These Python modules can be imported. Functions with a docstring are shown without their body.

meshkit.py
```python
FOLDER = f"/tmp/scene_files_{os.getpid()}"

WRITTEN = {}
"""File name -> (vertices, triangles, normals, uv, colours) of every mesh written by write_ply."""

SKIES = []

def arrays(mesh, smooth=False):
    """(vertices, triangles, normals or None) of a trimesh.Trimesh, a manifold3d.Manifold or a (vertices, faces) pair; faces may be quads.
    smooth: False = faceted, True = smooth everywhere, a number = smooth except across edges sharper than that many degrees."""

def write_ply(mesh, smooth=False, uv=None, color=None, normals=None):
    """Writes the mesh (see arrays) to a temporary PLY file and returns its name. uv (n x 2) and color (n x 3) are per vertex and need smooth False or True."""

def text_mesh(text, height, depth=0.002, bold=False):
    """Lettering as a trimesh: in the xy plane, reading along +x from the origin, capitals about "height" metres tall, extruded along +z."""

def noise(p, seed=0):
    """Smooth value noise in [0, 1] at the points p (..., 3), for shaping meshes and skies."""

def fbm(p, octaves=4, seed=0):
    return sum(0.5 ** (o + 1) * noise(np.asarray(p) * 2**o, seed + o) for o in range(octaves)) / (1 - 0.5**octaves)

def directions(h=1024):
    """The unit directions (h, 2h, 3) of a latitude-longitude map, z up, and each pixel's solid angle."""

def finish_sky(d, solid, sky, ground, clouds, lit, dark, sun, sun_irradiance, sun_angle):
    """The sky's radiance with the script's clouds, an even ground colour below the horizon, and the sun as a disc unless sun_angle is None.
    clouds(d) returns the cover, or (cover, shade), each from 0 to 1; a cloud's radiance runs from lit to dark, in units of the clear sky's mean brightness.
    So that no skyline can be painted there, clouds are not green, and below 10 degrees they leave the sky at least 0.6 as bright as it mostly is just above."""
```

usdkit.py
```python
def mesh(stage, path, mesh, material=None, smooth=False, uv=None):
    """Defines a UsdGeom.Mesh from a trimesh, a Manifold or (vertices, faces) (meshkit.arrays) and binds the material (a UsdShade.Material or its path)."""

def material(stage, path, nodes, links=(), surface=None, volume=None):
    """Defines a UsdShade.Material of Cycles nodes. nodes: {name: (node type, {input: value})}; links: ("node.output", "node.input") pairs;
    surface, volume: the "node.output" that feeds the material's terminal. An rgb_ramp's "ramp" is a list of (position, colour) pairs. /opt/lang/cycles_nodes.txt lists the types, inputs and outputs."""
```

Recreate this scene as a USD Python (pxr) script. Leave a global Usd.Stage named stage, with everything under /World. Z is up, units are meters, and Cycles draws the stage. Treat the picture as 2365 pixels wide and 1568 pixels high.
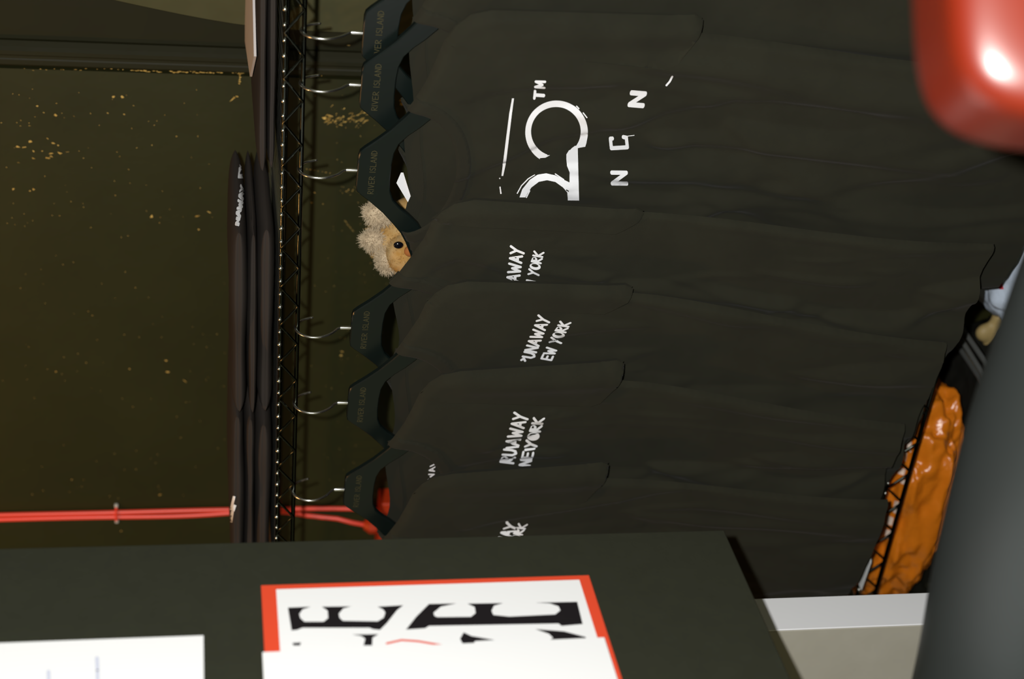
import math, random
import numpy as np, trimesh, usdkit, meshkit
from scipy.spatial import Delaunay
from shapely.geometry import Polygon, LineString, Point
from shapely.ops import unary_union
from shapely import contains_xy
from pxr import Usd, UsdGeom, UsdLux, UsdShade, Gf, Sdf, Vt

stage = Usd.Stage.CreateInMemory()
UsdGeom.Xform.Define(stage, '/World')
V = np.array
W, H, FPX = 2365, 1568, 3600.0
# ---------------------------------------------------------------- camera (held on its side: picture left is up)
YAW, PITCH = math.radians(32), math.radians(11.5)
FWD = V([-math.sin(YAW) * math.cos(PITCH), math.cos(YAW) * math.cos(PITCH), -math.sin(PITCH)])
RGT = V([math.cos(YAW), math.sin(YAW), 0.0])
UPV = np.cross(RGT, FWD)
EYE = V([0.862, -1.777, 1.627])
cam = UsdGeom.Camera.Define(stage, '/World/camera')
m = np.eye(4); m[0, :3], m[1, :3], m[2, :3], m[3, :3] = -UPV, RGT, -FWD, EYE
cam.AddTransformOp().Set(Gf.Matrix4d(*m.ravel().tolist()))
cam.CreateHorizontalApertureAttr(36.0)
cam.CreateFocalLengthAttr(36.0 * FPX / W)
cam.CreateFStopAttr(2.8)
cam.CreateFocusDistanceAttr(2.02)
cam.CreateClippingRangeAttr((0.05, 100.0))
cam.CreateExposureAttr(0.0)
# ---------------------------------------------------------------- light: the camera's flash, a warm bulb over the stall, an added olive dome that lifts the blacks
flash = UsdLux.SphereLight.Define(stage, '/World/camera_flash')
flash.AddTranslateOp().Set(Gf.Vec3d(*(EYE + RGT * 0.035 + UPV * 0.075 - FWD * 0.02)))
flash.CreateRadiusAttr(0.013); flash.CreateIntensityAttr(25000.0); flash.CreateColorAttr(Gf.Vec3f(1.0, 0.985, 0.95))
bulb = UsdLux.SphereLight.Define(stage, '/World/warm_bulb')
bulb.AddTranslateOp().Set(Gf.Vec3d(-0.75, -0.35, 2.75))
bulb.CreateRadiusAttr(0.05); bulb.CreateIntensityAttr(260.0); bulb.CreateColorAttr(Gf.Vec3f(1.0, 0.5, 0.16))
dome = UsdLux.DomeLight.Define(stage, '/World/black_lift_dome')
dome.CreateIntensityAttr(1.0); dome.CreateColorAttr(Gf.Vec3f(0.062, 0.06, 0.034))  # unseen fill, added to raise the dark tones like film veil


# ---------------------------------------------------------------- helpers
def ray(x, y):
    return RGT * (H / 2 - y) - UPV * (x - W / 2) + FWD * FPX
def on_plane(px, p, n):
    d = ray(*px); return EYE + d * (np.dot(V(p) - EYE, n) / np.dot(d, n))
def on_y(px, y): return on_plane(px, (0, y, 0), V([0, 1., 0]))
def on_x(px, x): return on_plane(px, (x, 0, 0), V([1., 0, 0]))
def on_z(px, z): return on_plane(px, (0, 0, z), V([0, 0, 1.]))

used = {}
def numbered(parent, name):
    k = (parent, name); n = used.get(k, 0); used[k] = n + 1
    return name if n == 0 else f'{name}_{n:03d}'
def path_of(p): return '/World' if p is None else str(p.GetPath())
def tag(o, label=None, cat=None, group=None, kind=None):
    for k, v in (('label', label), ('category', cat), ('group', group), ('kind', kind)):
        if v: o.SetCustomDataByKey(k, v)
    return o
def thing(name, label, cat, loc=(0, 0, 0), rotz=0.0, group=None):
    x = UsdGeom.Xform.Define(stage, '/World/' + numbered('/World', name))
    x.AddTranslateOp().Set(Gf.Vec3d(*map(float, loc)))
    if rotz: x.AddRotateZOp().Set(math.degrees(rotz))
    return tag(x.GetPrim(), label, cat, group)
def obj(name, mesh, mat, parent=None, smooth=False, label=None):
    pp = path_of(parent)
    o = usdkit.mesh(stage, pp + '/' + numbered(pp, name), mesh, MAT[mat], smooth=smooth).GetPrim()
    return tag(o, label)
def struct(name, mesh, mat, parent=None, smooth=False):
    o = obj(name, mesh, mat, parent, smooth)
    if parent is None: o.SetCustomDataByKey('kind', 'structure')
    return o
def box(lo, hi):
    lo, hi = V(lo, float), V(hi, float)
    b = trimesh.creation.box(extents=hi - lo); b.apply_translation((lo + hi) / 2); return b
def rbox(lo, hi, r=0.004, k=1):
    import manifold3d as mf
    lo, hi = V(lo, float), V(hi, float); pts = []
    s = trimesh.creation.icosphere(subdivisions=k, radius=r).vertices
    for c in np.array(np.meshgrid(*zip(lo + r, hi - r))).T.reshape(-1, 3): pts.append(s + c)
    return mf.Manifold.hull_points(np.vstack(pts))
def cat(ms): return trimesh.util.concatenate(ms)
def tube(path, r, n=8, caps=True):
    P = V(path, float); T = np.gradient(P, axis=0); T /= np.linalg.norm(T, axis=1)[:, None]
    a = V([0, 0, 1.]) if abs(T[0][2]) < .9 else V([1., 0, 0])
    u = np.cross(T[0], a); u /= np.linalg.norm(u); rings = []
    rr = np.broadcast_to(np.asarray(r, float), (len(P),))
    for i in range(len(P)):
        u = u - T[i] * (u @ T[i]); u /= np.linalg.norm(u); w = np.cross(T[i], u)
        t = np.linspace(0, 2 * np.pi, n, endpoint=False)[:, None]
        rings.append(P[i] + rr[i] * (np.cos(t) * u + np.sin(t) * w))
    v = np.vstack(rings); f = []
    for i in range(len(P) - 1):
        for j in range(n):
            a_, b_, c_, d_ = i * n + j, i * n + (j + 1) % n, (i + 1) * n + (j + 1) % n, (i + 1) * n + j
            f += [[a_, b_, c_], [a_, c_, d_]]
    if caps:
        v = np.vstack([v, P[0] - T[0] * rr[0] * .6, P[-1] + T[-1] * rr[-1] * .6]); e = len(v)
        for j in range(n):
            f += [[e - 2, (j + 1) % n, j], [e - 1, (len(P) - 1) * n + j, (len(P) - 1) * n + (j + 1) % n]]
    return trimesh.Trimesh(v, f, process=False)
def curve(pts, n=40):
    from scipy.interpolate import CubicSpline
    P = V(pts, float); t = np.r_[0, np.cumsum(np.linalg.norm(np.diff(P, axis=0), axis=1))]
    return CubicSpline(t, P)(np.linspace(0, t[-1], n))
def dist_to(pts, line):
    A, B = V(line[:-1]), V(line[1:]); d = B - A; L = (d * d).sum(1) + 1e-12
    out = np.full(len(pts), 9.0)
    for a, dd, l in zip(A, d, L):
        t = np.clip(((pts - a) @ dd) / l, 0, 1); out = np.minimum(out, np.linalg.norm(pts - a - t[:, None] * dd, axis=1))
    return out
def fill(poly, step, edge=None):
    """points and triangles that fill a shapely polygon"""
    edge = edge or step; pts, tris = [], []; base = 0
    for g in (poly.geoms if hasattr(poly, 'geoms') else [poly]):
        if g.is_empty or g.area < 1e-8: continue
        P = []
        for ring in [g.exterior, *g.interiors]:
            n = max(6, int(ring.length / edge)); cs = V(ring.coords)[:-1]
            add = [ring.interpolate(i / n, True).coords[0] for i in range(n)]
            P += [tuple(c) for c in cs] + add
        x0, y0, x1, y1 = g.bounds
        X, Y = np.meshgrid(np.arange(x0, x1, step), np.arange(y0, y1, step)); X = X + (np.arange(len(X)) % 2)[:, None] * step / 2
        q = np.c_[X.ravel(), Y.ravel()]
        inn = g.buffer(-step * .4)
        if not inn.is_empty: P += [tuple(c) for c in q[contains_xy(inn, q[:, 0], q[:, 1])]]
        P = np.unique(np.round(V(P), 6), axis=0)
        if len(P) < 3: continue
        t = Delaunay(P).simplices; c = P[t].mean(1); ok = contains_xy(g.buffer(1e-5), c[:, 0], c[:, 1])
        t = t[ok]; a = P[t]
        ar = (a[:, 1, 0] - a[:, 0, 0]) * (a[:, 2, 1] - a[:, 0, 1]) - (a[:, 1, 1] - a[:, 0, 1]) * (a[:, 2, 0] - a[:, 0, 0])
        t = t[np.abs(ar) > 1e-10]; fl = ar[np.abs(ar) > 1e-10] < 0; t[fl] = t[fl][:, ::-1]
        pts.append(P); tris.append(t + base); base += len(P)
    return np.vstack(pts), np.vstack(tris)
def metaball(parts, pitch, k=0.02):
    C = V([p[0] for p in parts]); R = V([p[1] for p in parts]); lo = (C - R).min(0) - 3 * pitch; hi = (C + R).max(0) + 3 * pitch
    ax = [np.arange(l, h, pitch) for l, h in zip(lo, hi)]
    G = np.stack(np.meshgrid(*ax, indexing='ij'), -1); d = None
    for c, r in zip(C, R):
        q = (G - c) / r; e = (np.linalg.norm(q, axis=-1) - 1) * r.min()
        d = e if d is None else (lambda h: e * h + d * (1 - h) - k * h * (1 - h))(np.clip(.5 + .5 * (d - e) / k, 0, 1))
    import manifold3d as mf
    f = lambda x, y, z: -float(interp((x, y, z)))
    from scipy.interpolate import RegularGridInterpolator
    interp = RegularGridInterpolator(ax, d, bounds_error=False, fill_value=1.0)
    return mf.Manifold.level_set(lambda x, y, z: -float(interp([[x, y, z]])[0]), [*lo, *hi], pitch, 0.0)

# ---------------------------------------------------------------- materials
MAT = {}
def mat(name, color, rough=.6, spec=.5, metal=0., bump=None, var=None, **kw):
    """var: (scale, second colour, low, high) noise between two colours; bump: (scale, strength, distance)"""
    n = {'p': ('principled_bsdf', {'base_color': color, 'roughness': rough, 'specular_ior_level': spec, 'metallic': metal, **kw})}
    l = []
    if var or bump: n['tc'] = ('texture_coordinate', {})
    if var:
        n['n'] = ('noise_texture', {'scale': var[0], 'detail': 5.0, 'roughness': .6}); l.append(('tc.object', 'n.vector'))
        n['r'] = ('rgb_ramp', {'ramp': [(var[2], color), (var[3], var[1])]}); l += [('n.fac', 'r.fac'), ('r.color', 'p.base_color')]
    if bump:
        n['bn'] = ('noise_texture', {'scale': bump[0], 'detail': 4.0}); n['b'] = ('bump', {'strength': bump[1], 'distance': bump[2]})
        l += [('tc.object', 'bn.vector'), ('bn.fac', 'b.height'), ('b.normal', 'p.normal')]
    MAT[name] = usdkit.material(stage, '/World/Looks/' + name, n, l, surface='p.BSDF')
mat('black_cotton', (.0232, .0230, .0150), .95, .12, bump=(900., .25, .0006), var=(14., (.0195, .0193, .0128), .35, .65), sheen_weight=.04, sheen_roughness=.5)
mat('black_cotton_rib', (.0205, .0200, .0135), .95, .12, bump=(1400., .3, .0006), sheen_weight=.04)
mat('folded_cotton', (.034, .028, .0245), .95, .12, bump=(700., .3, .0006))
mat('white_print', (.85, .86, .9), .6, .3)
mat('hanger_plastic', (.0055, .0095, .0085), .3, .4, bump=(60., .1, .001))
mat('hanger_ink', (.055, .05, .022), .6, .3)
mat('chrome', (.85, .86, .88), .24, .5, 1.0)
mat('rack_wire', (.055, .06, .05), .2, .5, 1.0)
mat('wire_steel', (.6, .62, .58), .3, .5, 1.0)
mat('black_metal', (.012, .013, .009), .3, .5)
mat('wall_paint', (.0235, .024, .0058), .5, .3, var=(6., (.019, .0192, .0044), .3, .7), bump=(25., .2, .004))
mat('trim_paint', (.0135, .013, .0035), .6, .2, bump=(30., .2, .003))
mat('bare_wood', (.62, .42, .12), .8, .2, var=(160., (.36, .22, .05), .4, .6))
mat('floor_paint', (.02, .019, .012), .6, .3, var=(9., (.03, .028, .02), .4, .6))
mat('door_paint', (.0125, .012, .0022), .6, .2, var=(8., (.0105, .010, .0018), .3, .7))
mat('lit_wall_tone', (.068, .065, .031), .95, .1, var=(30., (.061, .058, .027), .3, .7))  # brightness of flash-lit wall put into the colour of the added sheet
mat('board_black', (.0275, .0295, .0185), .75, .2, var=(40., (.0245, .0262, .0165), .3, .7), bump=(300., .15, .001))
mat('poster_white', (.9, .91, .93), .5, .3)
mat('poster_red', (.78, .075, .03), .5, .3)
mat('poster_black', (.012, .010, .012), .5, .3)
mat('poster_pale', (.62, .65, .78), .6, .2)
mat('plinth_grey', (.45, .43, .365), .6, .3, var=(18., (.42, .40, .335), .3, .7))
mat('plinth_white', (.86, .87, .9), .5, .4)
mat('cable_red', (.85, .07, .04), .35, .5)
mat('alarm_red', (.5, .035, .004), .5, .4, var=(220., (.42, .03, .004), .4, .6))
mat('clip_clear', (.5, .5, .47), .3, .5)
mat('red_gloss', (.16, .012, .0025), .38, .6, coat_weight=.5, coat_roughness=.3)
mat('black_vinyl', (.033, .039, .038), .42, .5, bump=(60., .1, .002))
mat('cloth_black', (.02, .02, .016), .9, .2)
mat('bag_orange', (.62, .17, .008), .28, .5, bump=(38., .5, .006))
mat('bag_print', (.75, .6, .5), .4, .4)
mat('bag_clear', (.42, .30, .12), .2, .5)
mat('bag_black', (.012, .012, .010), .25, .5, bump=(30., .5, .01))
mat('bag_white', (.52, .6, .72), .4, .4, bump=(45., .4, .006))
mat('bag_red', (.5, .03, .05), .5, .3)
mat('bag_blue', (.03, .07, .2), .5, .3)
mat('gold', (.34, .25, .10), .55, .4)
mat('grey_metal', (.2, .21, .2), .35, .5, .6)
mat('card_grey', (.62, .57, .56), .8, .2)
mat('paper_white', (.75, .78, .78), .7, .2)
mat('eye_black', (.004, .004, .006), .12, .6)
mat('plush', (.40, .225, .065), .95, .1, var=(26., (.52, .36, .17), .42, .62))
mat('plush_cream', (.55, .44, .30), .95, .1)
mat('plush_nose', (.34, .13, .04), .95, .1)

# ================================================================= THE SETTING
WY = .42
struct('floor', box((-4, -3.5, -.05), (3, 1.2, 0)), 'floor_paint')
wall = struct('wall_back', box((-4, WY, 0), (-.05, WY + .1, 3.0)), 'wall_paint')
struct('wall_back', box((.9, WY, 0), (3, WY + .1, 3.0)), 'wall_paint')
struct('wall_back', box((-.05, WY, 2.2), (.9, WY + .1, 3.0)), 'wall_paint')
struct('ceiling', box((-4, -3.5, 3.0), (3, 1.2, 3.05)), 'floor_paint')
struct('door_1', box((-.012, WY + .012, 0), (.9, WY + .06, 2.2)), 'door_paint')
prof = Polygon([(-.052, .46), (-.0515, .4185), (-.049, .4165), (-.042, .4165), (-.040, .4175), (-.036, .4175), (-.034, .4155), (-.028, .4155), (-.023, .4195), (-.016, .4255), (-.014, .46)])
tr_ = trimesh.creation.extrude_polygon(prof, 2.2); tr_.apply_translation([.007, 0, 0]); struct('trim_1', tr_, 'trim_paint')
# paint chipped off the wall: thin flakes of bare wood, jagged, one joined part
rng = np.random.default_rng(5)
flakes = []
def flake(px, ln, wd, ang, jag=.35):
    c = on_y(px, WY - .0012); s = .0007
    k = 7; t = np.sort(rng.uniform(0, 2 * np.pi, k)); r = rng.uniform(1 - jag, 1.0, k)
    a, b = np.cos(t) * r * ln * s / 2, np.sin(t) * r * wd * s / 2
    ca, sa = math.cos(ang), math.sin(ang)
    p = np.c_[a * ca - b * sa, a * sa + b * ca]         # (up, left) offsets in the wall
    v = np.vstack([c, np.c_[c[0] - p[:, 1], np.full(k, c[1]), c[2] - p[:, 0]]])
    f = [[0, 1 + i, 1 + (i + 1) % k] for i in range(k)]
    flakes.append(trimesh.Trimesh(v, f, process=False))
for x in np.r_[np.arange(306, 372, 7), np.arange(396, 516, 6), np.arange(540, 562, 7), np.arange(742, 832, 8)]:
    if rng.random() < .85: flake((x, 163.5 + (x - 300) * .021 + rng.normal(0, .8)), rng.uniform(7, 16), rng.uniform(1.5, 4.2), 0)
for x in np.arange(60, 300, 16): flake((x + rng.normal(0, 5), 160 + rng.normal(0, 1.5)), rng.uniform(4, 9), 1.3, 0)
for y in range(168, 197, 5): flake((553 + rng.normal(0, 1), y), 5, 6, 1.57)
for px, l, w_, a in [((536, 229), 20, 6, -.7), ((548, 223), 9, 4, .3), ((262, 223), 8, 9, 0), ((282, 224), 8, 9, .4), ((247, 261), 10, 3, .3), ((287, 264), 8, 3, .4), ((408, 315), 4, 4, 0),
                     ((457, 315), 4, 4, 0), ((350, 500), 9, 10, 0), ((383, 833), 8, 6, 0), ((387, 859), 10, 6, .1), ((427, 880), 12, 4, .6), ((370, 1143), 8, 6, -.3), ((280, 1226), 7, 3, -.6),
                     ((167, 1108), 6, 5, 0), ((129, 858), 6, 5, 0), ((299, 852), 5, 4, 0), ((483, 490), 10, 4, .5), ((457, 499), 16, 4, -.2), ((459, 530), 5, 5, 0), ((790, 812), 10, 5, .4), ((788, 821), 9, 6, 0),
                     ((805, 104), 9, 4, .2), ((841, 118), 5, 6, 0), ((792, 270), 9, 7, 0), ((753, 275), 22, 10, .5), ((762, 268), 16, 6, .2), ((42, 340), 12, 8, .2), ((70, 327), 12, 6, 0), ((124, 332), 12, 5, .4),
                     ((138, 352), 13, 10, .3), ((110, 365), 12, 6, .2), ((118, 355), 11, 5, 0), ((86, 245), 6, 4, 0), ((128, 266), 10, 6, .6), ((78, 437), 8, 6, .4), ((32, 437), 8, 7, 0), ((69, 441), 5, 4, 0),
                     ((930, 240), 16, 12, .4), ((925, 232), 10, 6, 0), ((720, 468), 7, 3, 0), ((727, 445), 6, 3, .5)]:
    flake(px, l, w_, a)
for _ in range(70):
    x = rng.uniform(752, 850); flake((x, 283 - (x - 752) * .09 * 0 - abs(rng.normal(0, 12)) * (1 if x < 850 else .5)), rng.uniform(4, 15), rng.uniform(1.2, 3.2), rng.uniform(-.9, -.3))
for _ in range(26): flake((rng.uniform(748, 850), rng.uniform(275, 295)), rng.uniform(2, 6), rng.uniform(1, 3), rng.uniform(-1, 1))
for _ in range(12): flake((rng.normal(100, 45), rng.normal(335, 22)), rng.uniform(3, 11), rng.uniform(1.5, 4), rng.uniform(-.3, .8))
for _ in range(8): flake((rng.normal(110, 45), rng.normal(265, 22)), rng.uniform(3, 6), rng.uniform(1, 2.4), rng.uniform(-.3, .8))
for k in range(9): flake((796 + k * 2.4, 509 + k * 3.1), rng.uniform(4, 9), 1.4, rng.uniform(-.1, .5))
for k in range(9): flake((690 + k * 9, 387 + k * 1.6), rng.uniform(4, 10), 1.4, 0)
for k in range(22): flake((rng.uniform(785, 850), rng.normal(440, 9)), rng.uniform(2, 6), rng.uniform(1, 3), rng.uniform(-1, 1))
for _ in range(150): flake((rng.uniform(0, 520), rng.uniform(200, 1160)), rng.uniform(1.5, 4), rng.uniform(1, 2.4), rng.uniform(-1.5, 1.5))
for _ in range(70): flake((rng.uniform(715, 900), rng.uniform(200, 1150)), rng.uniform(1.5, 4), rng.uniform(1, 2.2), rng.uniform(-1.5, 1.5))
o = obj('bare_wood_flake', cat(flakes), 'bare_wood', wall); tag(o, 'bare tan wood showing through chipped black paint', kind='stuff')

# added olive sheet standing in for lit wall, its edge shaped along a shadow line
ct = thing('lit_wall_sheet', 'added olive grey sheet for the lit wall beyond the shadow edge, behind the rack', 'lit_wall_sheet', (0, 0, 0))
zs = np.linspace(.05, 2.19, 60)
ex = np.interp(zs, [.05, 1.2, 1.383, 1.459, 1.553, 1.627, 1.70, 1.9, 2.19], [.034, .034, .034, .034, .038, .048, .061, .10, .16])  # edge follows the shadow boundary, bending away towards the top
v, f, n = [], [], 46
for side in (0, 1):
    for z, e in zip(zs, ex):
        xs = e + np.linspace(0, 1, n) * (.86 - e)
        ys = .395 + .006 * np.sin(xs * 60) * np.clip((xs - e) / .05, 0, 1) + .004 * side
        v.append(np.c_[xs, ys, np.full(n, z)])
v = np.vstack(v)
for s in (0, 1):
    o_ = s * 60 * n
    for i in range(59):
        for j in range(n - 1):
            a = o_ + i * n + j; q = [[a, a + 1, a + n + 1], [a, a + n + 1, a + n]]
            f += q if s == 0 else [t[::-1] for t in q]
obj('cloth', trimesh.Trimesh(v, f, process=False), 'lit_wall_tone', ct, True)
obj('added_rail', tube([(.02, .398, 2.195), (.45, .398, 2.195), (.88, .398, 2.195)], .008), 'rack_wire', ct, 40)  # added rail to carry the lit-wall sheet

# ================================================================= THE RACK
TILT = .0144
def z_top(x): return 1.519 + TILT * x
def z_low(x): return 1.497 + .017 * x
RX0, RX1, RD, SP = -.98, .46, .355, .0194
rack = thing('wire_shelf_rack', 'black wire shelf rack with zigzag edges, shirts hanging from its top shelf', 'shelf rack', (0, 0, 0))
def shelf(z0, dz, tilt, first):
    zt = lambda x: z0 + tilt * x
    fr = []
    for y in (0., RD):
        for d in (0., dz): fr.append(tube([(x, y, zt(x) - d) for x in (RX0, (RX0 + RX1) / 2, RX1)], .0031, 10))
    for x in (RX0, RX1):
        for d in (0., dz): fr.append(tube([(x, 0, zt(x) - d), (x, RD / 2, zt(x) - d), (x, RD, zt(x) - d)], .0031, 8))
    sh = obj('shelf', cat(fr), 'rack_wire', rack, 40)
    n = int((RX1 - RX0) / SP)
    for y in (-.0035, RD + .0035):
        P = []
        for i in range(n + 1):
            x = first + (i - n // 2) * SP * 1.5
            if RX0 < x < RX1: P.append((x, y, zt(x) + .001 if i % 2 == 0 else zt(x) - dz))
        obj('zigzag_wire', tube(np.vstack([np.linspace(a, b, 4)[:-1] for a, b in zip(P[:-1], P[1:])]), .0018, 8), 'rack_wire', sh, 60)
    for i in range(-60, 60):
        x = first + i * SP
        if RX0 + .01 < x < RX1 - .01:
            r_ = .0031 if i % 3 == 0 else .0025
            obj('cross_wire', tube([(x, y_, zt(x) + .0012) for y_ in (-.0036 - r_, -.0036 - r_ * .93, -.0036 - r_ * .7, -.0036 - r_ * .38, -.0036, -.001, RD / 2, RD + .004)], [r_ * .05, r_ * .37, r_ * .71, r_ * .92, r_, .0021, .0021, .0021], 10), 'wire_steel', sh, True)
    return sh
n_even = int((RX1 - RX0) / SP) // 2
shelf(1.519, .022, TILT, .1537 if n_even % 2 == 0 else .1537)
shelf(.589, .031, TILT * .8, .1537)
shelf(.235, .031, 0, .1537)
for x in (RX0 + .004, RX1 - .004):
    for y in (.0, RD):
        obj('post', cat([tube([(x, y, .02), (x, y, 1.0), (x, y, 1.75)], .0125, 14), tube([(x, y, .0), (x, y, .02)], .019, 14)]), 'rack_wire', rack, 40)

# ================================================================= HANGERS
AH = math.radians(12)
HANG = {}   # name -> position of the top of the hanger's body (where the hook enters)
for k, px in dict(S6=(838, 76), S5=(828, 196), S4=(828, 393), S3=(805, 757), S2=(797, 930), S1=(798, 1130)).items(): HANG[k] = on_y(px, 0)
HANG['S0'] = V([-.672, 0, 1.414])
for k in HANG: HANG[k][2] = z_low(HANG[k][0]) + .0064 - .0765
half = [(0, 0), (.024, 0), (.031, -.0015), (.037, -.007), (.05, -.0215), (.066, -.0375), (.085, -.053), (.1, -.064), (.115, -.0715), (.135, -.0795), (.16, -.088), (.178, -.096), (.190, -.105), (.198, -.116), (.197, -.124), (.188, -.124),
        (.17, -.118), (.15, -.111), (.13, -.1045), (.105, -.097), (.085, -.086), (.07, -.0725), (.058, -.0595), (.045, -.049), (.03, -.044), (.012, -.0425)]
outline = V(half + [(-x, z) for x, z in half[:0:-1]])
outline = V(LineString(np.vstack([outline, outline[:1]])).segmentize(.006).coords)[:-1]
def bevelled(loop, half_t, bev):
    P = V(loop); nx = np.roll(P, -1, 0) - np.roll(P, 1, 0); nn = np.c_[-nx[:, 1], nx[:, 0]]; nn /= np.linalg.norm(nn, axis=1)[:, None] + 1e-12
    if Polygon(P).exterior.is_ccw is False: nn = -nn
    inn = P + nn * bev
    lay = [(inn, -half_t), (P, -half_t + bev), (P, half_t - bev), (inn, half_t)]
    v = np.vstack([np.c_[p[:, 0], np.full(len(p), y), p[:, 1]] for p, y in lay]); n = len(P); f = []
    for i in range(3):
        for j in range(n):
            a, b = i * n + j, i * n + (j + 1) % n; f += [[a, b, b + n], [a, b + n, a + n]]
    t = Delaunay(inn).simplices; c = inn[t].mean(1); t = t[contains_xy(Polygon(inn).buffer(0), c[:, 0], c[:, 1])]
    m_ = trimesh.Trimesh(v, np.vstack([f, t, t + 3 * n]), process=False); m_.fix_normals(); return m_

# a hand-lettered alphabet: strokes in a box one unit high, y downwards
G = {'R': ([[(0, 1), (.02, 0), (.38, .06), (.46, .24), (.36, .42), (.04, .52), (.5, 1)]], .5), 'U': ([[(0, 0), (.03, .75), (.2, 1), (.38, .9), (.46, .6), (.46, 0)]], .46),
     'N': ([[(0, 1), (.02, 0), (.46, 1), (.48, 0)]], .48), 'A': ([[(0, 1), (.28, 0), (.54, 1)], [(.13, .68), (.44, .66)]], .54), 'W': ([[(0, 0), (.18, 1), (.36, .3), (.54, 1), (.72, 0)]], .72),
     'Y': ([[(0, 0), (.26, .46)], [(.56, -.05), (.26, .5), (.1, 1.1)]], .5), 'E': ([[(.46, 0), (0, .02), (0, 1), (.46, .98)], [(0, .5), (.38, .48)]], .46),
     'O': ([[(.27 + .27 * math.cos(t), .5 + .5 * math.sin(t)) for t in np.linspace(0, 6.2832, 17)]], .54), 'K': ([[(0, 0), (.02, 1)], [(.46, 0), (.04, .52), (.5, 1)]], .5), '\\': ([[(0, .15), (.16, 1)]], .14),
     'I': ([[(0, 0), (0, 1)]], .04), 'V': ([[(0, 0), (.26, 1), (.52, 0)]], .52), 'S': ([[(.44, .1), (.25, 0), (.05, .15), (.1, .42), (.38, .56), (.44, .82), (.22, 1), (0, .88)]], .44), 'L': ([[(0, 0), (0, 1), (.42, 1)]], .42),
     'D': ([[(0, 0), (0, 1), (.32, .9), (.48, .5), (.32, .1), (0, 0)]], .48), 'T': ([[(0, 0), (.5, 0)], [(.25, 0), (.25, 1)]], .5), 'M': ([[(0, 1), (.05, 0), (.32, .75), (.6, 0), (.65, 1)]], .65), ' ': ([], .3), "'": ([[(.1, 0), (.3, .15), (.1, .35)]], .3),
     '/': ([[(0, 1), (.3, .1)]], .3), 'C': ([[(.46, .12), (.46, 0), (0, .02), (0, 1), (.46, .98), (.5, .8)]], .46), 'F': ([[(.46, 0), (0, 0), (0, 1)], [(0, .5), (.4, .5)]], .46), 'B': ([[(0, 0), (0, 1), (.4, .9), (.42, .6), (0, .5), (.38, .4), (.38, .1), (0, 0)]], .42)}
def letters(text, weight=.1, gap=.2):
    """shapely shape of the text, one unit high, and its width"""
    x, out = 0., []
    for c in text:
        st, w_ = G[c]
        for s in st: out.append(LineString([(x + a, b) for a, b in s]).buffer(weight, quad_segs=4))
        x += w_ + gap
    return unary_union(out), x - gap
from shapely import affinity
def framed(text, o_, r, d, weight=.1, gap=.2):
    """the text laid over the picture frame o (top left), r (whole width), d (one letter height) as a shape in pixels"""
    s, w_ = letters(text, weight, gap)
    return affinity.affine_transform(s, [r[0] / w_, d[0], r[1] / w_, d[1], o_[0], o_[1]])

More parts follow.
